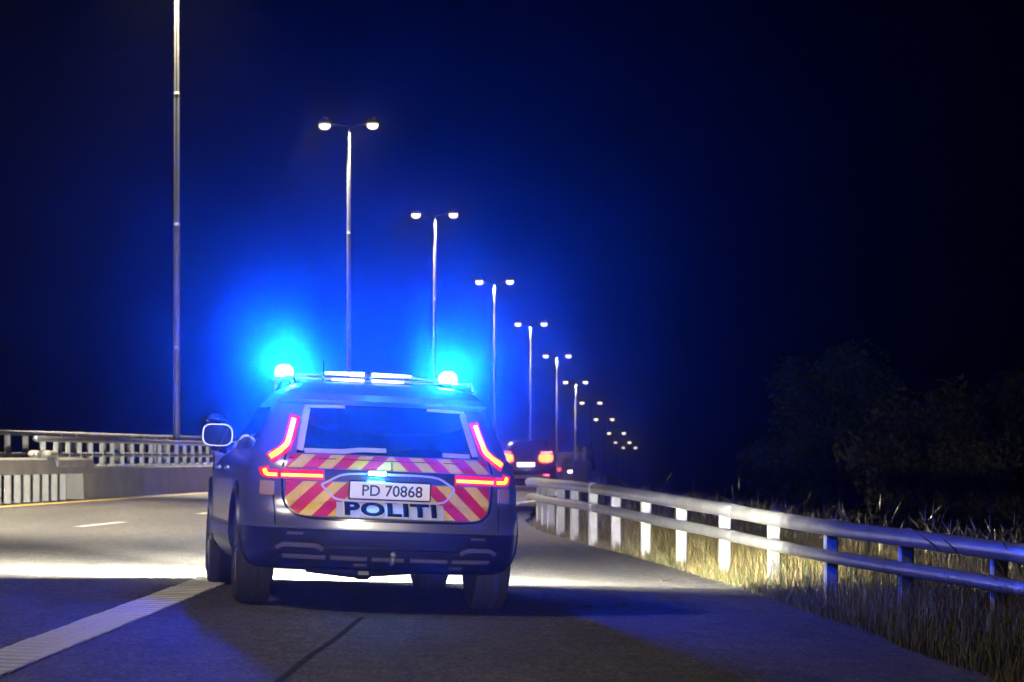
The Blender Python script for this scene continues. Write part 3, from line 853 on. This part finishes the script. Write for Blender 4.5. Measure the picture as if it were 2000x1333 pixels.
# tubes hang on the road side of the posts
for dz, r in ((-.062, .062), (-.285, .050)):
    mb = MB(); pts_ = [p + Vector((-.075, 0, dz)) for p in sp_]
    e = pts_[-1]
    pts_ += [e + Vector((-.05, .35, -.01)), e + Vector((-.06, .45, -.02))]
    mb.tube(pts_, [r] * (len(pts_) - 1) + [r * .5], 14)
    pbuild(mb, 'rail', M_RAIL, GRR, smooth=True, ang=50)
for i, p in enumerate(gp):
    mb = MB(); rz = math.atan2(-.13, 1)
    mb.box((p.x + .035, p.y, p.z - .46), (.105, .075, .90), -rz, .012)
    po = pbuild(mb, 'post', M_POST, GRR)
    mb = MB()
    for dz in (-.062, -.285): mb.tube([(p.x - .03, p.y - .045, p.z + dz), (p.x - .03, p.y - .06, p.z + dz)], .014, 6)
    pbuild(mb, 'bolt', M_GALV, po)
# rail couplings
for i in range(10, len(sp_) - 8, 16):
    for dz, r in ((-.062, .0655), (-.285, .0535)):
        a, b = sp_[i] + Vector((-.075, 0, dz)), sp_[i + 1] + Vector((-.075, 0, dz))
        mb = MB(); mb.tube([a, a.lerp(b, .5)], r, 14); pbuild(mb, 'coupling', M_GALV, GRR, smooth=True, ang=50)

# ------------------------------------------------------------------ grass on the verge
rng = np.random.default_rng(11)
def grass(name, n, y0, y1, o0, o1, h0, h1, wid, pal, power=1.0, heads=False, edge_short=True):
    V = []; F = []; C = []
    for _ in range(n):
        y = y0 + (y1 - y0) * rng.random() ** power
        o = o0 + (o1 - o0) * rng.random() ** 1.4
        clump = .5 + .5 * math.sin(y * 3.1 + o * 2.3) * math.sin(y * 1.3 - o * 4.1)
        if rng.random() > .45 + .55 * clump: continue
        h = (h0 + (h1 - h0) * rng.random()) * (.65 + .5 * clump)
        if edge_short: h *= min(1.0, .30 + o * .85)
        x = xedge(y) + o; z = zverge(o + .25, y) - .02
        a = rng.random() * 6.283; lean = rng.normal(0, .42) * h; la = rng.random() * 6.283
        dx, dy = math.cos(a) * wid, math.sin(a) * wid
        lx, ly = math.cos(la) * lean, math.sin(la) * lean
        c = pal[int(rng.integers(len(pal)))]; k = .7 + .6 * rng.random()
        b = len(V)
        V += [(x - dx, y - dy, z), (x + dx, y + dy, z), (x - dx * .7 + lx * .35, y - dy * .7 + ly * .35, z + h * .55), (x + dx * .7 + lx * .35, y + dy * .7 + ly * .35, z + h * .55), (x + lx, y + ly, z + h)]
        F += [(b, b + 1, b + 3, b + 2), (b + 2, b + 3, b + 4)]
        C += [(c[0] * k, c[1] * k, c[2] * k, 1)] * 5
        if heads:
            hw_ = wid * 1.9; b = len(V); tx, ty, tz = x + lx, y + ly, z + h
            V += [(tx - lx * .1, ty - ly * .1, tz - .03), (tx - hw_, ty, tz + .03), (tx + hw_, ty, tz + .035), (tx + lx * .25, ty + ly * .25, tz + .13), (tx, ty - hw_, tz + .03), (tx, ty + hw_, tz + .035)]
            F += [(b, b + 2, b + 3, b + 1), (b, b + 5, b + 3, b + 4)]
            C += [(.20 * k, .16 * k, .09 * k, 1)] * 6
    me = bpy.data.meshes.new(name); me.from_pydata(V, [], F); me.update()
    at = me.color_attributes.new('tint', 'FLOAT_COLOR', 'POINT')
    at.data.foreach_set('color', np.array(C, dtype=np.float32).ravel())
    o = link_mesh(name, me, M_GRASS); return o
DRY = [(.18, .125, .045), (.22, .155, .055), (.14, .105, .03), (.10, .105, .022), (.17, .14, .04)]
GREEN = [(.06, .09, .018), (.075, .095, .022), (.10, .10, .026)]
o = grass('verge_grass', 95000, 13, 46, .02, 5.5, .25, .62, .0036, DRY + GREEN[:1], 1.0); tag(o, 'tall dry yellow grass along the road verge', 'grass', kind='stuff')
o = grass('short_grass', 45000, 12.5, 46, -.04, 1.3, .06, .20, .0036, GREEN + DRY[:2], 1.0, edge_short=False); tag(o, 'short green grass at the edge of the asphalt', 'grass', kind='stuff')
o = grass('seeding_grass', 2600, 17, 45, 1.2, 8, .45, .80, .003, DRY, 1.0, True); tag(o, 'tall seeding grass stalks behind the guard rail', 'grass', kind='stuff')
o = grass('far_grass', 20000, 40, 80, .4, 14, .3, .7, .012, [(.05, .045, .018), (.04, .045, .014)], 1.0); tag(o, 'dim rough grass beyond the guard rail', 'grass', kind='stuff')

# ------------------------------------------------------------------ trees and bushes
def tree(name, label, px, top, d, base_z, rad, m, n, cat='tree', leaf=.085):
    x = (px - 1000) / FPX * d; zt = CAM_H + (HORIZ - top) / FPX * d
    H = zt - base_z
    t = empty(name, (x, d, base_z)); tag(t, label, cat, 'dark trees and bushes on the right')
    mb = MB(); mb.tube([(0, 0, -.3), (.04, 0, H * .3), (-.03, .05, H * .6), (0, 0, H * .85)], [.11, .085, .05, .015], 8)
    blobs = []
    for k in range(16):
        a = rng.random() * 6.283; hh = H * (.22 + .70 * rng.random())
        rr = rad * (.25 + .65 * rng.random()) * (1.15 - .75 * max(0, hh / H - .35))
        c = Vector((math.cos(a) * rr, math.sin(a) * rr, hh))
        blobs.append((c, rad * (.26 + .26 * rng.random())))
        mb.tube([(0, 0, hh * .55), tuple(c * .6 + Vector((0, 0, hh * .30))), tuple(c)], [.04, .025, .008], 5)
    blobs.append((Vector((0, 0, H * .88)), rad * .30))
    mb.build('trunk', M_BARK, t, True)
    V = []; F = []
    for _ in range(n):
        c, r = blobs[int(rng.integers(len(blobs)))]
        v = Vector(rng.normal(0, 1, 3)); v.normalize()
        p = c + v * r * (.35 + .75 * rng.random() ** .6)
        a = Vector(rng.normal(0, 1, 3)).normalized(); b_ = a.cross(Vector(rng.normal(0, 1, 3))).normalized()
        s = leaf * (.6 + .8 * rng.random()); i = len(V)
        V += [tuple(p - a * s), tuple(p + b_ * s * .5), tuple(p + a * s), tuple(p - b_ * s * .5)]; F.append((i, i + 1, i + 2, i + 3))
    me = bpy.data.meshes.new('crown'); me.from_pydata(V, [], F); me.update()
    link_mesh('crown', me, m, t)
tree('leafy_tree', 'tallest dark leafy tree behind the guard rail', 1640, 672, 93, -1.9, 2.025, M_LEAF1, 6500)
tree('leafy_tree', 'dark rounded tree right of the tallest tree', 1835, 765, 83.7, -1.9, 1.875, M_LEAF2, 6000)
tree('bush', 'low dark bush at the left end of the trees', 1545, 858, 96.1, -1.85, 1.425, M_LEAF1, 3500, 'bush')
tree('bush', 'dark bush between the tallest tree and the rounded tree', 1735, 850, 77.5, -1.75, 1.275, M_LEAF2, 3500, 'bush')
tree('leafy_tree', 'dark tree cut by the right edge of the picture', 1985, 715, 89.9, -1.95, 2.1, M_LEAF1, 6000)
tree('bush', 'small dark bush before the tree at the right edge', 1915, 862, 71.3, -1.7, 1.275, M_LEAF2, 3500, 'bush')

# ------------------------------------------------------------------ scraps on the asphalt
def leaf_scrap(px, pyy, size, label):
    d = 6455.0 / ((pyy - 885) - .028 * (px - 1000)); x = (px - 1000) / FPX * d
    mb = MB(); n = 11; ring = []
    for k in range(n):
        a = 2 * math.pi * k / n; r = size * (.7 + .5 * random.random())
        ring.append((math.cos(a) * r, math.sin(a) * r * .6, .006 + .02 * random.random()))
    mb.add(ring + [(0, 0, .012)], [(k, (k + 1) % n, n) for k in range(n)])
    o = mb.build('fallen_leaf', M_LEAFD); o.location = (x, d, zroad(x, d) + .004); o.rotation_euler = (0, .028, random.random() * 3)
    sm = o.modifiers.new('thickness', 'SOLIDIFY'); sm.thickness = .004
    tag(o, label, 'leaf', 'scraps lying on the asphalt')
leaf_scrap(1146, 1190, .055, 'dark curled leaf on the asphalt right of the rear wheel')
leaf_scrap(1215, 1184, .04, 'dark leaf on the asphalt, middle one of the three')
leaf_scrap(1300, 1138, .05, 'dark leaf on the bright asphalt near the guard rail')

# ------------------------------------------------------------------ haze volume added to give the lens glare glow
mb = MB(); mb.box((0, 380, 22), (1010, 870, 88))
hz = mb.build('haze', None); tag(hz, 'added haze volume that makes the glare glow round the lamps', 'haze', kind='stuff')
hm = bpy.data.materials.new('glare_haze'); hm.use_nodes = True
nt = hm.node_tree; nt.nodes.clear()
out = nt.nodes.new('ShaderNodeOutputMaterial'); pv = nt.nodes.new('ShaderNodeVolumePrincipled')
pv.inputs['Color'].default_value = (.95, .97, 1, 1); pv.inputs['Density'].default_value = HAZE_D; pv.inputs['Anisotropy'].default_value = HAZE_G
nt.links.new(pv.outputs[0], out.inputs['Volume'])
hz.data.materials.append(hm)
